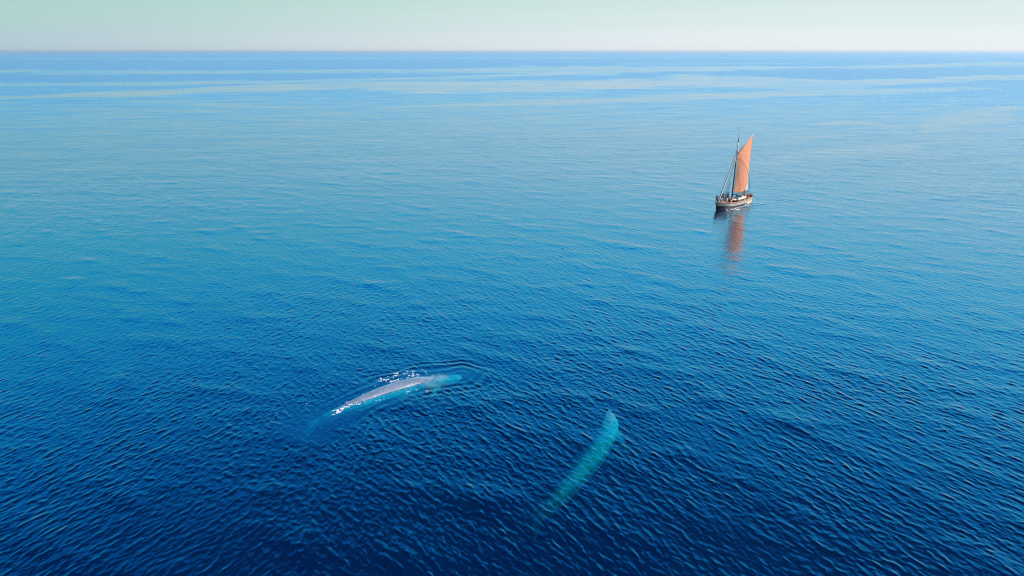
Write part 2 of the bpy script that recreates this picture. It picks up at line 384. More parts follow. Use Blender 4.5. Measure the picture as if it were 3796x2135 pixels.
M_rope = P('pale_rope', (.42, .38, .33), .9, .1, var=.2, scale=30)
M_drope = P('tarred_rope', (.06, .045, .035), .9, .1, var=.2, scale=30)
M_glass = P('wheelhouse_glass', (.16, .24, .30), .12, .6, var=.1, scale=3)
M_dark = P('opening_shade', (.012, .012, .016), .8, .1, var=.1)
M_white = P('white_canvas', (.80, .76, .70), .85, .15, var=.06, scale=5, bump=.4)
M_iron = P('dark_iron', (.03, .03, .034), .5, .4, .3, var=.2)
M_rubber = P('black_rubber', (.015, .015, .016), .8, .2, var=.2)

boat = bpy.data.objects.new('sailing_boat', None); COL.objects.link(boat); boat.matrix_world = BOATM
tag(boat, 'old wooden sailing boat with one tall orange sail and cream and black hull', 'boat')
def rail_z(u): return 1.22 + (.85*u*u if u > 0 else .28*u*u)
def deck_z(u): return rail_z(u) - (.62 - .30*u*u)
def rail_x(u, s=1.0): return u*(9.3 + 1.0*s) if u > 0 else u*(8.75 + .9*s)
def half_beam(u, s=1.0):
    b = (1 - max(u, 0)**2.5)**.78 if u > 0 else (1 - abs(u)**3.3)**.62
    return 2.32*b*(.76 + .24*min(1, max(0, s))**.7)
US = [math.sin(math.pi/2*(-1 + 2*i/56)) for i in range(57)]
def u_of_x(x): return x/10.3 if x > 0 else x/9.65
def dz(x): return deck_z(u_of_x(x))
# hull shell: levels down from the rail
below = [0, .10, .22, .50, .56, .84, 1.05]
def hull_level(u, k):
    zr = rail_z(u); depth = below[k] if k < len(below) else [1.35, 1.7, 2.1][k - len(below)]*(zr + .45)/1.7
    depth = max(depth, below[min(k, 6)] + .01*k) if k >= 7 else depth
    zz = zr - depth; s = max(0, 1 - depth/(zr + .9)); return zz, s
V = []; F = []; MI = []; nl = len(below) + 3
ring = [(u, 1) for u in US] + [(u, -1) for u in US[::-1][1:-1]]
for k in range(nl):
    for u, sd in ring:
        zz, s = hull_level(u, k)
        V.append((rail_x(u, s), sd*half_beam(u, s), zz))
nrg = len(ring)
for k in range(nl-1):
    for i in range(nrg):
        F.append((k*nrg+i, (k+1)*nrg+i, (k+1)*nrg+(i+1) % nrg, k*nrg+(i+1) % nrg)); MI.append(1 if (k >= 5 and ring[i][0] > -.42) or (k <= 1 and ring[i][0] > .55) or k >= nl-3 else 0)
F.append(tuple((nl-1)*nrg+i for i in range(nrg))); MI.append(1)
hull = obj('hull', V, F, [M_cream, M_black], boat, True, MI)
# bulwark inside face
V = []; F = []
for u, sd in ring: V += [(rail_x(u)*.985, sd*half_beam(u)*.955, rail_z(u)), (rail_x(u)*.985, sd*half_beam(u)*.955, deck_z(u) - .02)]
for i in range(nrg): j = (i+1) % nrg; F.append((2*i, 2*j, 2*j+1, 2*i+1))
obj('bulwark', V, F, M_cream, boat)
V = []; F = []
for u in US:
    for c in (-1, -.5, 0, .5, 1): V.append((rail_x(u)*.987, c*half_beam(u)*.957, deck_z(u) + .06*(1-c*c)))
for i in range(len(US)-1):
    for j in range(4): F.append((i*5+j, (i+1)*5+j, (i+1)*5+j+1, i*5+j+1))
obj('deck', V, F, M_deck, boat)
# cap rail
V = []; F = []
for u, sd in ring:
    x = rail_x(u); b = half_beam(u)
    for kx, w, zz in ((.981, .93, 0.0), (.981, .93, .07), (1.006, 1.02, .07), (1.006, 1.02, .0)): V.append((x*kx, sd*(b*w), rail_z(u) + zz))
for i in range(nrg):
    for j in range(4): F.append((i*4+j, i*4+(j+1) % 4, ((i+1) % nrg)*4+(j+1) % 4, ((i+1) % nrg)*4+j))
obj('cap_rail', V, F, M_cap, boat, False)
for dep, r_ in ((.19, .062), (.56, .045)):
    pts = []
    for u, sd in ring + ring[:1]:
        s = max(0, 1 - dep/(rail_z(u) + .9)); pts.append((rail_x(u, s)*1.003, sd*(half_beam(u, s) + .02), rail_z(u) - dep))
    mb = MB(); mb.tube(pts, r_, 6); mb.build('rubbing_strake', M_black, boat)
mb = MB(); mb.tube([(10.36, 0, 2.35), (10.2, 0, 1.7), (9.85, 0, 1.0), (9.5, 0, .3), (9.25, 0, -.4)], .10, 6); mb.build('stem_post', M_black, boat)
for t_ in np.linspace(-.88, .90, 12):
    for sd in (1, -1): mb = MB(); mb.box((rail_x(t_)*.97, sd*half_beam(t_)*.925, (rail_z(t_)+deck_z(t_))/2), (.09, .09, rail_z(t_)-deck_z(t_)), 0); mb.build('bulwark_post', M_cap, boat, False)
# mast
MB0 = Vector((1.75, 0, .6)); MT = Vector((.85, 0, 20.3))
def on_mast(zv): t = (zv - .6)/(20.3 - .6); return MB0.lerp(MT, t)
mb = MB(); mb.tube([MB0, on_mast(5), on_mast(14.9)], [.20, .19, .16], 14); mast = mb.build('mast', M_mast, boat)
mb = MB(); mb.tube([on_mast(14.2), on_mast(17.2)], [.15, .13], 12); mb.tube([on_mast(17.1), on_mast(20.3)], [.10, .055], 10)
mb.build('topmast', M_pale, boat)
mb = MB(); mb.box(on_mast(14.6), (.62, .62, .2), 0, bev=.05); mb.tube([on_mast(14.75), on_mast(15.1)], [.2, .17], 10); mb.build('mast_hounds', M_pale, boat)
mb = MB(); mb.tube([on_mast(17.05), on_mast(17.3)], [.21, .2], 10); mb.build('mast_cap', M_iron, boat)
mb = MB(); mb.ball(on_mast(20.36), .09, 8, 6); mb.build('mast_truck', M_iron, boat)
mb = MB(); mb.tube([on_mast(1.2), on_mast(1.6)], [.32, .30], 12)
for k in range(8):
    a = k*math.pi/4; p = on_mast(1.75); mb.tube([p + Vector((.42*math.cos(a), .42*math.sin(a), -.22)), p + Vector((.42*math.cos(a), .42*math.sin(a), .2))], .03, 5)
mb.build('pin_rail', M_cap, boat)
# gaff, boom and sail
TH, PK = Vector((.98, .22, 13.95)), Vector((-5.5, .76, 18.35)); TK, CL = Vector((1.25, .20, 3.7)), Vector((-5.35, .78, 3.45))
gd = (PK - TH).normalized()
mb = MB(); mb.tube([TH - gd*.25 + Vector((0, 0, .06)), TH.lerp(PK, .5) + Vector((0, 0, .10)), PK + gd*.75 + Vector((0, 0, .06))], [.11, .10, .05], 10); mb.build('gaff', M_cap, boat)
NU, NV = 40, 60; V = []; F = []
def sail_pt(a, b):
    # a: 0 at the luff, 1 at the leech; b: 0 at the foot, 1 at the head
    lo = TK.lerp(CL, a); hi = TH.lerp(PK, a)
    lo = lo + Vector((0, 0, -.42*math.sin(math.pi*a)))
    p = lo.lerp(hi, b)
    lee = Vector((.10, 1, 0)).normalized()
    cam_ = .62*math.sin(math.pi*min(1, a**.8))*math.sin(math.pi*(b*.86 + .08))
    # wrinkles that fan down from the throat
    ang = math.atan2((1-b)*13, a*6.6 + .4); rr = math.hypot(a*6.6, (1-b)*13)
    wr = .11*math.exp(-((ang-1.17)/.028)**2)*math.exp(-((rr-6)/4)**2) + .08*math.exp(-((ang-1.02)/.03)**2)*math.exp(-((rr-4.5)/2.5)**2) + .02*math.sin(ang*19+2)
    p = p + lee*(cam_ + wr); p.x += .25*math.sin(math.pi*b)*a      # roach of the leech
    return p
for j in range(NV+1):
    for i in range(NU+1): V.append(sail_pt(i/NU, j/NV))
for j in range(NV):
    for i in range(NU): F.append((j*(NU+1)+i, j*(NU+1)+i+1, (j+1)*(NU+1)+i+1, (j+1)*(NU+1)+i))
def sail_material():
    m = P('orange_tanned_canvas', (.95, .43, .26), .9, .1, var=.07, scale=.35, stretch=(1, 1, .25)); t = m.node_tree; b = t.nodes['Principled BSDF']
    c = N(t, 'ShaderNodeTexCoord'); w = N(t, 'ShaderNodeTexWave', Scale=.55, Distortion=.4); w.bands_direction = 'X'; t.links.new(c.outputs['Object'], w.inputs[0])
    seam = math_(t, 'GREATER_THAN', w.outputs['Fac'], .985)
    src = b.inputs['Base Color'].links[0].from_socket
    t.links.new(mixc(t, math_(t, 'MULTIPLY', seam, .35), src, (.45, .17, .09)), b.inputs['Base Color'])
    trn = N(t, 'ShaderNodeBsdfTranslucent'); trn.inputs[0].default_value = (.86, .36, .20, 1)
    mx = N(t, 'ShaderNodeMixShader'); mx.inputs[0].default_value = .18
    out = t.nodes['Material Output']; t.links.new(b.outputs[0], mx.inputs[1]); t.links.new(trn.outputs[0], mx.inputs[2]); t.links.new(mx.outputs[0], out.inputs[0])
    return m
sail = obj('sail', V, F, sail_material(), boat)
sm = sail.modifiers.new('thickness', 'SOLIDIFY'); sm.thickness = .02
mb = MB(); mb.tube([sail_pt(1, b) for b in np.linspace(0, 1, 24)], .07, 6, flat=.6); mb.build('leech_tape', M_white, sail)
pv = []; pf = []
for j in range(7):
    for i in range(7):
        a = 1 - .22*(i/6)*(1 - j/6*.9); b = .135*j/6
        p = sail_pt(a, b); pv.append(p + Vector((0, .03, 0)))
for j in range(6):
    for i in range(6): pf.append((j*7+i, j*7+i+1, (j+1)*7+i+1, (j+1)*7+i))
cp = obj('clew_patch', pv, pf, M_white, sail); q = cp.modifiers.new('thickness', 'SOLIDIFY'); q.thickness = .015
for b in np.linspace(.04, .97, 14):
    mb = MB()
    p = sail_pt(0, b); c = on_mast(p.z)
    pts = [c + Vector((math.cos(t_)*.27, math.sin(t_)*.27, 0)) for t_ in np.linspace(0, 2*math.pi, 13)]; mb.tube(pts, .022, 5); mb.build('mast_hoop', M_pale, boat)
mb = MB(); mb.tube([on_mast(2.9) + Vector((-.15, .1, 0)), Vector((-2.2, .55, 2.85)), Vector((-6.2, .85, 2.95))], [.11, .13, .09], 10); mb.build('boom', M_mast, boat)
HO = on_mast(14.4)
def line(name, pts, r_, m): q_ = MB(); q_.tube(pts, r_, 6); return q_.build(name, m, boat)
# headsail rolled tight round the forestay
fs0, fs1 = Vector((9.0, 0, 1.95)), HO + Vector((.2, 0, 0))
mb = MB(); mb.tube([fs0.lerp(fs1, t_) for t_ in np.linspace(0, 1, 12)], [.05] + [.16 - .008*k for k in range(10)] + [.03], 9); mb.build('furled_jib', M_white, boat)
line('forestay', [Vector((9.25, -.12, 1.9)), HO + Vector((.22, -.1, 0))], .03, M_drope)
line('inner_stay', [Vector((4.9, -.25, 1.2)), HO + Vector((.1, 0, -.6))], .085, M_white)
line('halyard', [on_mast(1.6) + Vector((-.35, .32, 0)), on_mast(13.8) + Vector((-.24, .2, 0))], .05, M_white)
line('topping_lift', [on_mast(14.2) + Vector((-.1, .5, 0)), Vector((-2.2, 1.65, 9.6)), Vector((-4.0, 1.9, 6.2)), Vector((-5.5, 1.25, 2.95))], .035, M_drope)
line('topmast_stay', [Vector((9.9, 0, 2.2)), on_mast(19.8)], .018, M_rope)
line('peak_halyard', [on_mast(16.9), TH.lerp(PK, .62) + Vector((0, 0, .12))], .022, M_rope)
line('backstay', [on_mast(19.9), Vector((-8.6, .0, 1.6))], .014, M_rope)
line('sheet', [Vector((-5.9, .84, 2.85)), Vector((-6.6, .5, dz(-6.6) + .05))], .035, M_rope)
for sd in (-1, 1):
    mb = MB(); ends = []
    for x in (2.5, 1.3, .1):
        e = Vector((x, sd*half_beam(u_of_x(x))*.99, rail_z(u_of_x(x)) + .05)); top = HO + Vector((0, sd*.15, -.1))
        mb.tube([e, top], .032 if sd < 0 else .020, 5); ends.append((e, top))
        mb.ball(e + Vector((0, 0, .12)), (.07, .05, .12), 6, 5)
    for k in range(1, 22):
        t_ = k*.042; mb.tube([ends[0][0].lerp(ends[0][1], t_), ends[1][0].lerp(ends[1][1], t_), ends[2][0].lerp(ends[2][1], t_)], .012, 4)
    mb.build('shrouds', M_rope, boat)
# deck houses and fittings
def deckthing(name, mb_, mats, parent=boat, smooth=False): return mb_.build(name, mats, parent, smooth)
mb = MB(); z0 = dz(-.6); mb.box((-.55, -.35, z0 + .32), (1.9, 1.35, .62), 0, bev=.05); sk = deckthing('skylight', mb, M_red)
mb = MB(); mb.box((-.55, -.35, z0 + .68), (2.1, 1.55, .09), 0, bev=.03); deckthing('skylight_top', mb, M_cream, sk)
mb = MB(); z0 = dz(-3.6); mb.box((-3.6, -.45, z0 + .42), (2.7, 2.0, .84), 0, bev=.10, top=.96); cab = deckthing('cabin', mb, M_cream)
mb = MB(); mb.box((-3.6, -.45, z0 + .89), (2.95, 2.2, .08), 0, bev=.03); deckthing('cabin_roof', mb, M_white, cab)
mb = MB(); mb.box((-2.23, -.2, z0 + .45), (.05, 1.15, .62), 0, bev=.02); deckthing('companionway', mb, M_dark, cab)  # solid near-black panel: the shade inside the opening is painted as colour
for x in (-2.9, -3.6, -4.3):
    mb = MB(); mb.tube([(x, .515, z0 + .46), (x, .56, z0 + .46)], .15, 12); deckthing('porthole', mb, M_glass, cab)
mb = MB(); mb.box((-3.15, -.45, z0 + 1.18), (.07, 1.75, .5), 0, bev=.02); ws = deckthing('windscreen', mb, M_glass, cab)
mb = MB()
for y in (-1.32, -.74, -.16, .42): mb.box((-3.15, y, z0 + 1.19), (.10, .07, .56), 0)
mb.box((-3.15, -.45, z0 + 1.47), (.11, 1.86, .07), 0); deckthing('windscreen_frame', mb, M_pale, ws)
mb = MB(); z0 = dz(5.6); mb.box((5.4, .1, z0 + .2), (1.2, 1.1, .36), 0, bev=.04); deckthing('fore_hatch', mb, M_cap)
mb = MB(); z0 = dz(3.1); mb.box((3.15, -1.12, z0 + .32), (2.7, .95, .66), 0, bev=.04); deckthing('deck_locker', mb, M_cap)
mb = MB(); z0 = dz(7.9); mb.tube([(7.9, -.45, z0 + .42), (7.9, .45, z0 + .42)], .17, 10)
for y in (-.5, .5): mb.box((7.9, y, z0 + .28), (.3, .1, .6), 0)
deckthing('windlass', mb, M_iron)
mb = MB(); z0 = dz(-7.3)
pts = [(-7.3, math.cos(a)*.42 + .05, z0 + .85 + math.sin(a)*.42) for a in np.linspace(0, 2*math.pi, 19)]; mb.tube(pts, .03, 6)
for a in np.linspace(0, math.pi, 5)[:-1]: mb.tube([(-7.3, .05 - math.cos(a)*.52, z0+.85-math.sin(a)*.52), (-7.3, .05 + math.cos(a)*.52, z0+.85+math.sin(a)*.52)], .018, 5)
mb.box((-7.42, .05, z0 + .4), (.2, .25, .85), 0, bev=.03); deckthing('steering_wheel', mb, M_red)
mb = MB(); z0 = dz(-6.2)
mb.box((-6.0, 1.35, z0 + .22), (2.6, .45, .42), 0, bev=.04); deckthing('side_bench', mb, M_red)
mb = MB(); mb.box((-6.0, -1.45, z0 + .22), (2.6, .45, .42), 0, bev=.04); deckthing('side_bench', mb, M_red)
mb = MB()
for x in (-8.7, -8.0, -7.2):
    for sd in (-1, 1):
        b = half_beam(u_of_x(x))*.96; zr = rail_z(u_of_x(x)); mb.tube([(x, sd*b, zr), (x, sd*b, zr + .62)], .025, 5)
for sd in (-1, 1): mb.tube([(x, sd*half_beam(u_of_x(x))*.96, rail_z(u_of_x(x)) + .6) for x in (-8.7, -8.0, -7.2)], .02, 5)
mb.tube([(-8.7, sd*half_beam(u_of_x(-8.7))*.96, rail_z(.9) - .36 + .6) for sd in (-1, 0, 1)], .02, 5)
deckthing('stern_railing', mb, M_iron)

def world_place(o, x, y, zz, rot=0.0):
    o.matrix_world = BOATM @ Matrix.Translation((x, y, zz)) @ Matrix.Rotation(rot, 4, 'Z')
# loose things on deck
mb = MB(); n_ = 26; pr = random.Random(3)
mb.tube([(-2.1 + 4.2*k/n_, .05*math.sin(k*.9), .02*math.sin(k*1.7)) for k in range(n_+1)], [.12] + [.29 + .025*math.sin(k*2.4) for k in range(n_-1)] + [.12], 12)
rc = mb.build('rolled_awning', M_white); world_place(rc, -1.7, 1.02, dz(-1) + .92)
tag(rc, 'long white roll of canvas lying along the boat deck beside the skylight', 'rolled canvas')
for k in range(5): mb = MB(); mb.tube([(-2.0 + k, 0, .02), (-2.0 + k + .03, 0, .02)], .315, 12); mb.build('lashing', M_rope, rc)
for k in (-1.3, 1.3): mb = MB(); mb.box((k, 0, -.58), (.12, .6, .64), 0); mb.build('chock', M_cap, rc, False)
def coil(x, y, lab, r0=.3, m=M_rope, h=5):
    q_ = MB()
    for k in range(h): q_.tube([(math.cos(a)*(r0 - .02*k), math.sin(a)*(r0 - .02*k), .04 + .07*k) for a in np.linspace(0, 2*math.pi, 17)], .04, 5)
    o = q_.build('rope_coil', m); world_place(o, x, y, dz(x) + .03); tag(o, lab, 'rope', 'coils of rope on the boat deck')
coil(2.9, 1.5, 'pale coil of rope on deck beside the foot of the mast', .33)
coil(.9, 1.75, 'pale rope coil against the bulwark ahead of the white canvas roll', .28)
coil(4.2, 1.75, 'dark coil of tarred rope behind the seated people at the bow', .30, M_drope)
def barrel(x, y, lab):
    q_ = MB(); q_.tube([(0, 0, 0), (0, 0, .2), (0, 0, .4), (0, 0, .6), (0, 0, .78)], [.22, .28, .30, .28, .22], 14); b_ = q_.build('barrel', M_cap); world_place(b_, x, y, dz(x) + .05); tag(b_, lab, 'barrel')
    for zz in (.14, .62): q_ = MB(); q_.tube([(0, 0, zz), (0, 0, zz + .05)], .285, 14); q_.build('hoop', M_iron, b_)
barrel(-4.7, 1.62, 'small wooden barrel by the rail beside the stern bench')

# ------------------------------------------------------------------ people on board
def skin_mesh(name, pts, edges, mat, parent=None, sub=1):
    me = bpy.data.meshes.new(name); me.from_pydata([p[0] for p in pts], edges, []); me.materials.append(mat)
    o = bpy.data.objects.new(name, me); COL.objects.link(o)
    if parent: o.parent = parent
    sk_ = o.modifiers.new('skin', 'SKIN'); sk_.use_smooth_shade = True
    if not me.skin_vertices: me.skin_vertices.new() if hasattr(me.skin_vertices, 'new') else None
    for i, p in enumerate(pts):
        r_ = p[1] if isinstance(p[1], tuple) else (p[1], p[1]); me.skin_vertices[0].data[i].radius = r_
    me.skin_vertices[0].data[0].use_root = True
    s_ = o.modifiers.new('smooth', 'SUBSURF'); s_.levels = s_.render_levels = sub
    return o
SKINS = [P('skin_light', (.58, .34, .25), .6, .3, var=.05), P('skin_tan', (.42, .23, .15), .6, .3, var=.05)]
_cm = {}
def cloth(name, c):
    if name not in _cm: _cm[name] = P(name, c, .9, .1, var=.10, scale=9)
    return _cm[name]
CL_ = dict(navy=(.012, .02, .06), black=(.012, .012, .015), white=(.75, .72, .70), pink=(.62, .30, .28), red=(.42, .06, .04), orange=(.62, .22, .07),
           teal=(.02, .18, .26), khaki=(.48, .40, .30), grey=(.22, .24, .27), blue=(.03, .10, .32), tan=(.55, .36, .22), brown=(.10, .05, .03))
def person(x, y, face, pose, shirt, trousers, hair, label, skin=0, tall=1.75, hat=None, zoff=0.0, wide=1.0):
    """face: heading in the boat's frame, degrees; pose: stand, lean, sit, point"""
    k = 1.24*tall/1.76; sit = pose == 'sit'
    hz = .50 if sit else .93
    V_ = []; E_ = []
    def v(p, r_, to=None):
        V_.append(((p[0]*k, p[1]*k, p[2]*k), r_)); i = len(V_) - 1
        if to is not None: E_.append((to, i))
        return i
    bend = .16 if pose == 'lean' else (.06 if sit else .0)
    pel = v((0, 0, hz), (.15*wide, .12*wide)); sp = v((bend*.4, 0, hz + .20), (.135*wide, .11*wide), pel)
    ch = v((bend*.8, 0, hz + .41), (.118*wide, .105*wide), sp); nk = v((bend, 0, hz + .535), .056, ch)
    h1 = v((bend + .02, 0, hz + .615), (.074, .082), nk); h2 = v((bend + .015, 0, hz + .70), (.078, .090), h1); h3 = v((bend, 0, hz + .77), .05, h2)
    v((bend + .112, 0, hz + .65), .012, h1)                            # nose
    arms = []; legs = []
    for s_ in (-1, 1):
        sh = v((bend*.9, s_*.19*wide, hz + .465), .062, ch)
        if pose == 'point' and s_ > 0: el, wr = (.22, .26, hz + .40), (.45, .22, hz + .52)
        elif pose == 'lean': el, wr = (.16, s_*.27, hz + .28), (.40, s_*.22, hz + .22)
        elif sit: el, wr = (.10, s_*.25, hz + .22), (.32, s_*.16, hz + .13)
        else: el, wr = (-.02 + .03*s_, s_*.25, hz + .20), (.10 + .05*s_, s_*.25, hz - .03)
        e = v(el, .043, sh); w_ = v(wr, .030, e); d = (Vector(wr) - Vector(el)).normalized()
        side = Vector((0, s_, 0)); side = (side - d*side.dot(d)).normalized(); up_ = d.cross(side).normalized()
        pa = Vector(wr) + d*.055; pm = v(pa, (.036, .018), w_); arms.append((sh, e, w_))
        for f_, (off, ln) in enumerate(((-.027, .085), (-.009, .097), (.009, .092), (.027, .072))):
            b0 = pa + d*.04 + side*off; i1 = v(b0, .010, pm); i2 = v(b0 + d*ln*.5 + up_*.008, .009, i1); v(b0 + d*ln*.9 + up_*.03, .007, i2)
        t1 = v(pa - side*.035 - d*.01, .012, pm); v(pa - side*.062 + d*.03, .009, t1)
        hp = v((0, s_*.09, hz - .06), .085, pel)
        if sit: kn, an, to_ = (.43, s_*.13, hz - .01), (.46, s_*.13, .09), (.62, s_*.14, .04)
        else: kn, an, to_ = (.03, s_*.12, .50), (-.01, s_*.14, .09), (.15, s_*.16, .035)
        kk = v(kn, .058, hp); aa = v(an, .040, kk); v(to_, (.038, .028), aa); legs.append((hp, kk, aa))
    body = skin_mesh('person', V_, E_, SKINS[skin]); world_place(body, x, y, dz(x) + .05 + zoff, R(face))
    tag(body, label, 'person', 'people on the deck of the sailing boat')
    def sub(name, ids, chains, mat, grow):
        mp_ = {i: n for n, i in enumerate(ids)}; pp = []
        for i in ids:
            r_ = V_[i][1]; r_ = r_ if isinstance(r_, tuple) else (r_, r_); pp.append((V_[i][0], (r_[0]*grow + .012, r_[1]*grow + .012)))
        return skin_mesh(name, pp, [(mp_[a], mp_[b]) for a, b in chains], mat, body)
    sub('shirt', [pel, sp, ch] + [q_ for a in arms for q_ in a[:2]], [(pel, sp), (sp, ch)] + [(ch, a[0]) for a in arms] + [(a[0], a[1]) for a in arms], cloth(shirt + '_cloth', CL_[shirt]), 1.10)
    sub('trousers', [pel] + [q_ for l_ in legs for q_ in l_], [(pel, l_[0]) for l_ in legs] + [(l_[0], l_[1]) for l_ in legs] + [(l_[1], l_[2]) for l_ in legs], cloth(trousers + '_cloth', CL_[trousers]), 1.12)
    hc = Vector(V_[h2][0])
    q_ = MB(); q_.ball(hc + Vector((-.026, 0, .022))*k, (.105*k, .100*k, .096*k), 10, 8)
    if hat: q_.tube([hc + Vector((.02, 0, .05))*k, hc + Vector((.02, 0, .065))*k], .18*k, 12)
    q_.build('hat' if hat else 'hair', cloth((hat or hair) + '_cloth', CL_[hat or hair]), body)
    return body
person(8.15, -1.00, 20, 'stand', 'navy', 'navy', 'black', 'tall person in navy standing alone at the tip of the bow', 0, 1.84, zoff=.05)
person(7.40, -1.00, -40, 'lean', 'grey', 'black', 'brown', 'shorter person in grey leaning on the bow rail behind the tall one', 1, 1.58)
person(7.55, -.15, 160, 'sit', 'khaki', 'khaki', 'khaki', 'fair haired person in khaki sitting low by the forestay foot', 0, 1.65, zoff=-.05)
person(6.25, -.60, 185, 'stand', 'navy', 'white', 'black', 'person in navy top and white trousers standing behind the rolled jib', 0, 1.86, zoff=.35)
person(4.05, -1.35, 30, 'point', 'teal', 'grey', 'black', 'person in teal with a dark brimmed hat between the two front stays', 1, 1.78, hat='navy', zoff=.62)
person(7.0, .78, -150, 'stand', 'navy', 'blue', 'black', 'person in dark navy jacket standing nearest the rail in the bow group', 0, 1.84, zoff=.10)
person(6.95, 1.40, -120, 'lean', 'white', 'pink', 'brown', 'person in white shirt and pink trousers leaning over the bow rail', 0, 1.60)
person(3.05, -1.0, -20, 'stand', 'navy', 'navy', 'brown', 'broad person in navy standing just in front of the mast', 0, 1.80, zoff=.62, wide=1.12)
person(2.25, -.9, 60, 'stand', 'navy', 'black', 'black', 'person in dark jacket standing beside the foot of the mast', 1, 1.86, zoff=.62, wide=1.1)
person(5.7, 1.20, -90, 'sit', 'black', 'black', 'black', 'person all in black sitting on the port rail side', 0, 1.84, zoff=.15, wide=1.1)
person(4.9, 1.55, -100, 'sit', 'pink', 'orange', 'tan', 'person in pink top and orange trousers sitting near the rail', 0, 1.66, zoff=.0)
person(4.1, 1.0, 190, 'sit', 'orange', 'khaki', 'orange', 'person in orange jacket sitting beside the fore hatch', 0, 1.62, zoff=.0)
person(-6.6, -.65, 0, 'lean', 'black', 'brown', 'black', 'dark clothed person standing at the steering wheel near the stern', 0, 1.74, zoff=.05)
person(-5.55, -.45, -30, 'stand', 'tan', 'khaki', 'brown', 'person in tan shirt standing behind the cabin roof', 0, 1.60)
person(-6.85, 1.18, -170, 'sit', 'red', 'black', 'brown', 'person in red top sitting on the bench nearest the stern', 0, 1.60)
person(-5.80, 1.22, -160, 'sit', 'orange', 'pink', 'red', 'person in orange top sitting on the bench closer to the cabin', 0, 1.58)

# ------------------------------------------------------------------ whales
def whale_skin(name='whale_skin'):
    m = bpy.data.materials.new(name); m.use_nodes = True; t = m.node_tree; b = t.nodes['Principled BSDF']; L = t.links
    c = N(t, 'ShaderNodeNewGeometry')
    n1 = N(t, 'ShaderNodeTexNoise', Scale=.55, Detail=6, Roughness=.6); n2 = N(t, 'ShaderNodeTexVoronoi', Scale=2.6); n3 = N(t, 'ShaderNodeTexNoise', Scale=3.2, Detail=5, Roughness=.7)
    for q_ in (n1, n2, n3): L.new(c.outputs['Position'], q_.inputs['Vector'])
    base = ramp(t, n1.outputs[0], [(.35, (.46, .50, .56)), (.65, (.70, .75, .80))])
    spots = ramp(t, n2.outputs['Distance'], [(.10, (1.25, 1.25, 1.25)), (.42, (.90, .90, .91))])
    col = mixc(t, 1.0, base, spots, 'MULTIPLY')
    fine = ramp(t, n3.outputs[0], [(.42, (.42, .45, .50)), (.58, (1.15, 1.15, 1.14))])
    b.inputs['Roughness'].default_value = .26
    # skin shines only in the air; under water it hardly reflects
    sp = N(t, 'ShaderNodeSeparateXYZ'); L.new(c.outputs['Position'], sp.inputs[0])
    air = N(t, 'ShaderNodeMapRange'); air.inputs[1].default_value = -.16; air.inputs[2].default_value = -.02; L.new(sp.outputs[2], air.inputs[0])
    skin_c = mixc(t, .7, col, fine, 'MULTIPLY'); air_skin = mixc(t, .25, col, fine, 'MULTIPLY')
    L.new(mixc(t, air.outputs[0], skin_c, mixc(t, 1.0, air_skin, (.33, .43, .57), 'MULTIPLY')), b.inputs['Base Color'])  # darkened above the surface; light scattered under water is painted in as paler skin
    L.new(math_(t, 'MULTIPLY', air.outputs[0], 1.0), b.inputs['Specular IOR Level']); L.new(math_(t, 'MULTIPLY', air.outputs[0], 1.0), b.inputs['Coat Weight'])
    b.inputs['Coat Roughness'].default_value = .24
    bp = N(t, 'ShaderNodeBump', Strength=.25, Distance=.05); L.new(n3.outputs[0], bp.inputs['Height']); L.new(bp.outputs[0], b.inputs['Normal'])
    return m
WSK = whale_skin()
def catmull(P_, n):
    out = []
    for i in range(len(P_)-1):
        p0 = P_[max(0, i-1)]; p1 = P_[i]; p2 = P_[i+1]; p3 = P_[min(len(P_)-1, i+2)]
        for k in range(n):
            t_ = k/n; out.append(.5*((2*p1) + (-p0+p2)*t_ + (2*p0-5*p1+4*p2-p3)*t_*t_ + (-p0+3*p1-3*p2+p3)*t_**3))
    out.append(P_[-1]); return np.array(out)
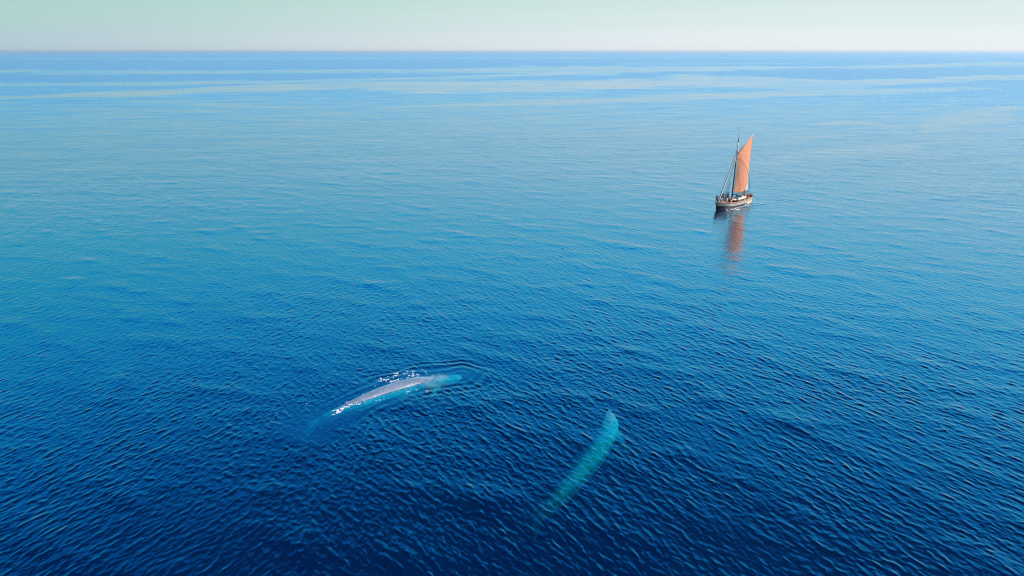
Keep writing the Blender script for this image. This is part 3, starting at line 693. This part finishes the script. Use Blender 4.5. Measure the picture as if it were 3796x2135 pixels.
def whale(stations, fluke, pects, dorsal, label):
    A = []
    for px_, py_, zc, hw, hh in stations:
        p = unproj(px_, py_, zc); A.append([p.x, p.y, p.z, hw, hh])
    A = catmull(np.array(A), 7); mb_ = MB(); V_ = []; F_ = []; n = 30; m_ = len(A)
    frames = []
    for i in range(m_):
        c_ = Vector(A[i, :3]); t_ = Vector(A[min(i+1, m_-1), :3]) - Vector(A[max(i-1, 0), :3]); t_.normalize()
        side = t_.cross(Vector((0, 0, 1))).normalized(); up_ = side.cross(t_).normalized(); frames.append((c_, t_, side, up_))
        f_ = i/(m_-1)
        for k in range(n):
            th = 2*math.pi*k/n; cx, sy = math.cos(th), math.sin(th)
            hw, hh = A[i, 3], A[i, 4]
            if f_ < .25:      # flat broad upper jaw with a low ridge, deep throat
                yy = hh*sy*(.75 if sy > 0 else 1.15) + (hh*.16*math.exp(-(cx/.16)**2) if sy > 0 else 0)
            else: yy = hh*sy + (.05*math.exp(-(cx/.2)**2) if sy > 0 and f_ > .6 else 0)
            sq = 1 - .06*abs(sy)**3
            V_.append(c_ + side*hw*cx*sq + up_*yy)
    for i in range(m_-1):
        for k in range(n): F_.append((i*n+k, i*n+(k+1) % n, (i+1)*n+(k+1) % n, (i+1)*n+k))
    F_.append(tuple(range(n))[::-1]); F_.append(tuple((m_-1)*n+k for k in range(n)))
    mb_.add(V_, F_)
    def blade(root, span, chord, out, back, thick, up_, curve=.25):
        # a tapering swept fin: out = direction of the span, back = direction of the sweep
        V2 = []; F2 = []; nn = 12; ns = 12
        for i in range(ns+1):
            s_ = i/ns; ce = root + out*span*s_ + back*(span*curve*s_*s_); w_ = chord*(1 - s_**1.7)*.5 + .05
            for k in range(nn):
                th = 2*math.pi*k/nn; V2.append(ce + back*w_*math.cos(th) + up_*thick*(1 - .8*s_)*math.sin(th))
        for i in range(ns):
            for k in range(nn): F2.append((i*nn+k, i*nn+(k+1) % nn, (i+1)*nn+(k+1) % nn, (i+1)*nn+k))
        F2.append(tuple(range(nn))[::-1]); F2.append(tuple(ns*nn+k for k in range(nn))); mb_.add(V2, F2)
    c_, t_, side, up_ = frames[-1]
    for s_ in (-1, 1): blade(c_ - t_*.3, fluke, 1.5, (side*s_).normalized(), t_, .12, up_, .45)
    fi = int(m_*.30); c_, t_, side, up_ = frames[fi]
    for s_, ln in zip((-1, 1), pects):
        o_ = (side*s_*.86 + t_*.45 + Vector((0, 0, -.10))).normalized(); blade(c_ + side*s_*A[fi, 3]*.8 - up_*A[fi, 4]*.35, ln, 1.05, o_, t_, .13, up_, .35)
    if dorsal:
        di = int(m_*dorsal); c_, t_, side, up_ = frames[di]; blade(c_ + up_*A[di, 4]*.92 - t_*.2, .42, .85, up_, t_, .07, side, .9)
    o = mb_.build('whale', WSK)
    r_ = o.modifiers.new('one_body', 'REMESH'); r_.mode = 'VOXEL'; r_.voxel_size = .085; r_.use_smooth_shade = True
    s_ = o.modifiers.new('soften', 'SMOOTH'); s_.iterations = 4; s_.factor = .5
    tag(o, label, 'whale'); return o, A, frames
ST1 = [(1709, 1393, -.50, .10, .08), (1703, 1395, -.50, .50, .20), (1690, 1400, -.52, .92, .26), (1661, 1409, -.60, 1.10, .38), (1621, 1418, -.78, 1.18, .70), (1582, 1426, -.80, 1.2, 1.02),
       (1542, 1434, -.80, 1.2, 1.24), (1476, 1452, -.76, 1.2, 1.28), (1410, 1472, -.74, 1.1, 1.18), (1344, 1496, -.70, .88, 1.0), (1304, 1512, -.78, .74, .90),
       (1265, 1527, -.92, .60, .74), (1212, 1552, -1.3, .48, .62), (1165, 1577, -1.8, .42, .42), (1144, 1588, -2.1, .40, .28)]
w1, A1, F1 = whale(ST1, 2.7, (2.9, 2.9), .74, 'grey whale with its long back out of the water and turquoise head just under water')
ST2 = [(2257, 1520, -.20, .08, .07), (2258, 1533, -.28, .38, .22), (2262, 1552, -.38, .72, .32), (2261, 1577, -.60, .98, .46), (2251, 1606, -1.1, 1.08, .70), (2236, 1640, -1.7, 1.15, .90),
       (2220, 1669, -2.2, 1.18, 1.0), (2195, 1706, -2.6, 1.18, 1.05), (2155, 1752, -2.95, 1.10, 1.0), (2118, 1800, -3.3, .96, .9), (2075, 1850, -3.8, .80, .76),
       (2034, 1890, -4.3, .64, .60), (1985, 1930, -5.0, .50, .36), (1966, 1944, -5.3, .44, .24)]
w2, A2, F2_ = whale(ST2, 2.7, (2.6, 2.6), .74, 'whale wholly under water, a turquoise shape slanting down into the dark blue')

# ------------------------------------------------------------------ foam and blow
M_foam = P('sea_foam', (.74, .77, .82), .9, .1, var=.04, scale=14)
def foam(name, label, lines, jit=.10, size=.13, zup=.0, density=9, seed=1):
    g = random.Random(seed); mb_ = MB()
    for ln in lines:
        k_ = ln[0]; pts = [unproj(a, b) for a, b in ln[1]]
        for a, b in zip(pts[:-1], pts[1:]):
            n = max(1, int((b - a).length*density*k_))
            for i in range(n):
                if g.random() < .22: continue
                p = a.lerp(b, g.random()); s_ = size*k_**.5*(.25 + g.random()**2*1.15)
                x, y = p.x + g.gauss(0, jit*k_), p.y + g.gauss(0, jit*1.5*k_)
                zz = sea_z(x, y) + zup
                mb_.ball((x, y, zz), (s_*(.8+g.random()*1.1), s_*(.6+g.random()*.8), s_*.22), 7, 5)
                for _ in range(4):
                    mb_.ball((x + g.gauss(0, s_*1.3), y + g.gauss(0, s_*1.3), zz), (s_*.4, s_*.45, s_*.2), 6, 4)
    o = mb_.build(name, M_foam); o['kind'] = 'stuff'
    if label: o['label'] = label
    return o
def Z1(a, b): return (1080 + a/3.788, 1320 + b/3.788)
L1 = [(.9, [(1245, 300), (1262, 330), (1300, 338), (1350, 342), (1385, 352)]), (1.0, [(1385, 360), (1440, 352), (1490, 340), (1510, 322), (1545, 328)]), (1.1, [(1440, 240), (1465, 250), (1470, 275), (1435, 280)]),
      (.5, [(1335, 292), (1370, 296)]), (.5, [(1170, 422), (1205, 408)]), (.5, [(1195, 362), (1215, 360)]), (.7, [(1550, 245), (1580, 250), (1600, 225), (1640, 205)]), (.7, [(1620, 240), (1680, 232), (1745, 210)]),
      (.4, [(1740, 175), (1755, 172)]), (.5, [(1840, 190), (1890, 215), (1880, 235), (1915, 262)]), (1.0, [(1620, 305), (1680, 285), (1730, 270), (1785, 262)]), (.7, [(965, 570), (1000, 548)]),
      (.8, [(880, 632), (925, 600)]), (.9, [(790, 668), (835, 650), (880, 632)]), (.45, [(742, 664), (800, 664)]), (1.0, [(800, 700), (850, 672), (930, 655), (985, 662), (1050, 655)]), (1.5, [(705, 745), (730, 715), (790, 700)]),
      (1.3, [(615, 775), (660, 768), (640, 795), (690, 750)]), (.5, [(575, 815), (600, 808)]), (.8, [(1625, 520), (1640, 492), (1700, 482)]), (.5, [(1170, 630), (1225, 626), (1262, 600)]),
      (.5, [(1890, 530), (1910, 480)]), (.8, [(1790, 378), (1830, 362), (1880, 350)]), (.7, [(1890, 310), (1950, 285), (2010, 285)]), (.5, [(1740, 475), (1790, 485)]), (.5, [(2030, 385), (1990, 400)]),
      (.35, [(2370, 300), (2385, 315)]), (.35, [(200, 660), (206, 660)])]
foam('foam', None, [(k_, [Z1(*p) for p in pts]) for k_, pts in L1], jit=.17, size=.075, density=20, seed=4)
def Zb(a, b): return (2630 + a/14.311, 690 + b/14.311)
foam('foam', None, [(.6, [Zb(600, 1270), (2677, 778)]), (1.0, [Zb(880, 1275), Zb(1100, 1250), Zb(1300, 1200), Zb(1600, 1110), Zb(1850, 1030), Zb(2080, 900)]), (.9, [Zb(1300, 1250), Zb(1450, 1270), Zb(1560, 1190)]), (.5, [Zb(2250, 740), Zb(2400, 730)])],
     jit=.12, size=.20, density=7, seed=9)
def mist():
    m = bpy.data.materials.new('whale_blow'); m.use_nodes = True; t = m.node_tree; t.nodes.clear()
    c = N(t, 'ShaderNodeTexCoord'); ln = N(t, 'ShaderNodeVectorMath', operation='LENGTH'); t.links.new(c.outputs['Object'], ln.inputs[0])
    g_ = N(t, 'ShaderNodeNewGeometry'); n1 = N(t, 'ShaderNodeTexNoise', Scale=1.6, Detail=4, Roughness=.6); t.links.new(g_.outputs['Position'], n1.inputs['Vector'])
    f_ = N(t, 'ShaderNodeMapRange'); f_.interpolation_type = 'SMOOTHSTEP'; f_.inputs[1].default_value = 1.0; f_.inputs[2].default_value = .1; t.links.new(ln.outputs['Value'], f_.inputs[0])
    d = N(t, 'ShaderNodeMapRange'); d.inputs[1].default_value = .38; d.inputs[2].default_value = .68; d.inputs[3].default_value = 0; d.inputs[4].default_value = 1.0
    t.links.new(n1.outputs[0], d.inputs[0])
    v = N(t, 'ShaderNodeVolumePrincipled'); v.inputs['Color'].default_value = (.55, .88, 1.0, 1); t.links.new(math_(t, 'MULTIPLY', d.outputs[0], f_.outputs[0]), v.inputs['Density'])
    out = N(t, 'ShaderNodeOutputMaterial'); t.links.new(v.outputs[0], out.inputs['Volume'])
    for a, b, zz, rx, rz in ((1980, 330, .4, 1.5, .5), (2080, 300, .6, 1.3, .5), (1950, 400, .3, 1.2, .4), (2140, 290, .5, .8, .4)):
        q_ = MB(); q_.ball((0, 0, 0), 1.0, 20, 12); o = q_.build('mist', m); o['kind'] = 'stuff'
        o.location = unproj(*Z1(a, b), zz); o.scale = (rx*1.2, rx*.9, rz)
mist()

# ------------------------------------------------------------------ air
def haze():
    q_ = MB(); q_.box((0, 0, (62 - 162)/2), (126000, 126000, 62 + 162)); o = q_.build('haze', M_foam, None, False); o.data.materials.clear(); o['kind'] = 'stuff'
    m = bpy.data.materials.new('sea_air'); m.use_nodes = True; t = m.node_tree; t.nodes.clear()
    v = N(t, 'ShaderNodeVolumePrincipled', Density=HAZE, Anisotropy=.3); v.inputs['Color'].default_value = (.80, .90, 1.0, 1)
    out = N(t, 'ShaderNodeOutputMaterial'); t.links.new(v.outputs[0], out.inputs['Volume']); o.data.materials.append(m)
haze()
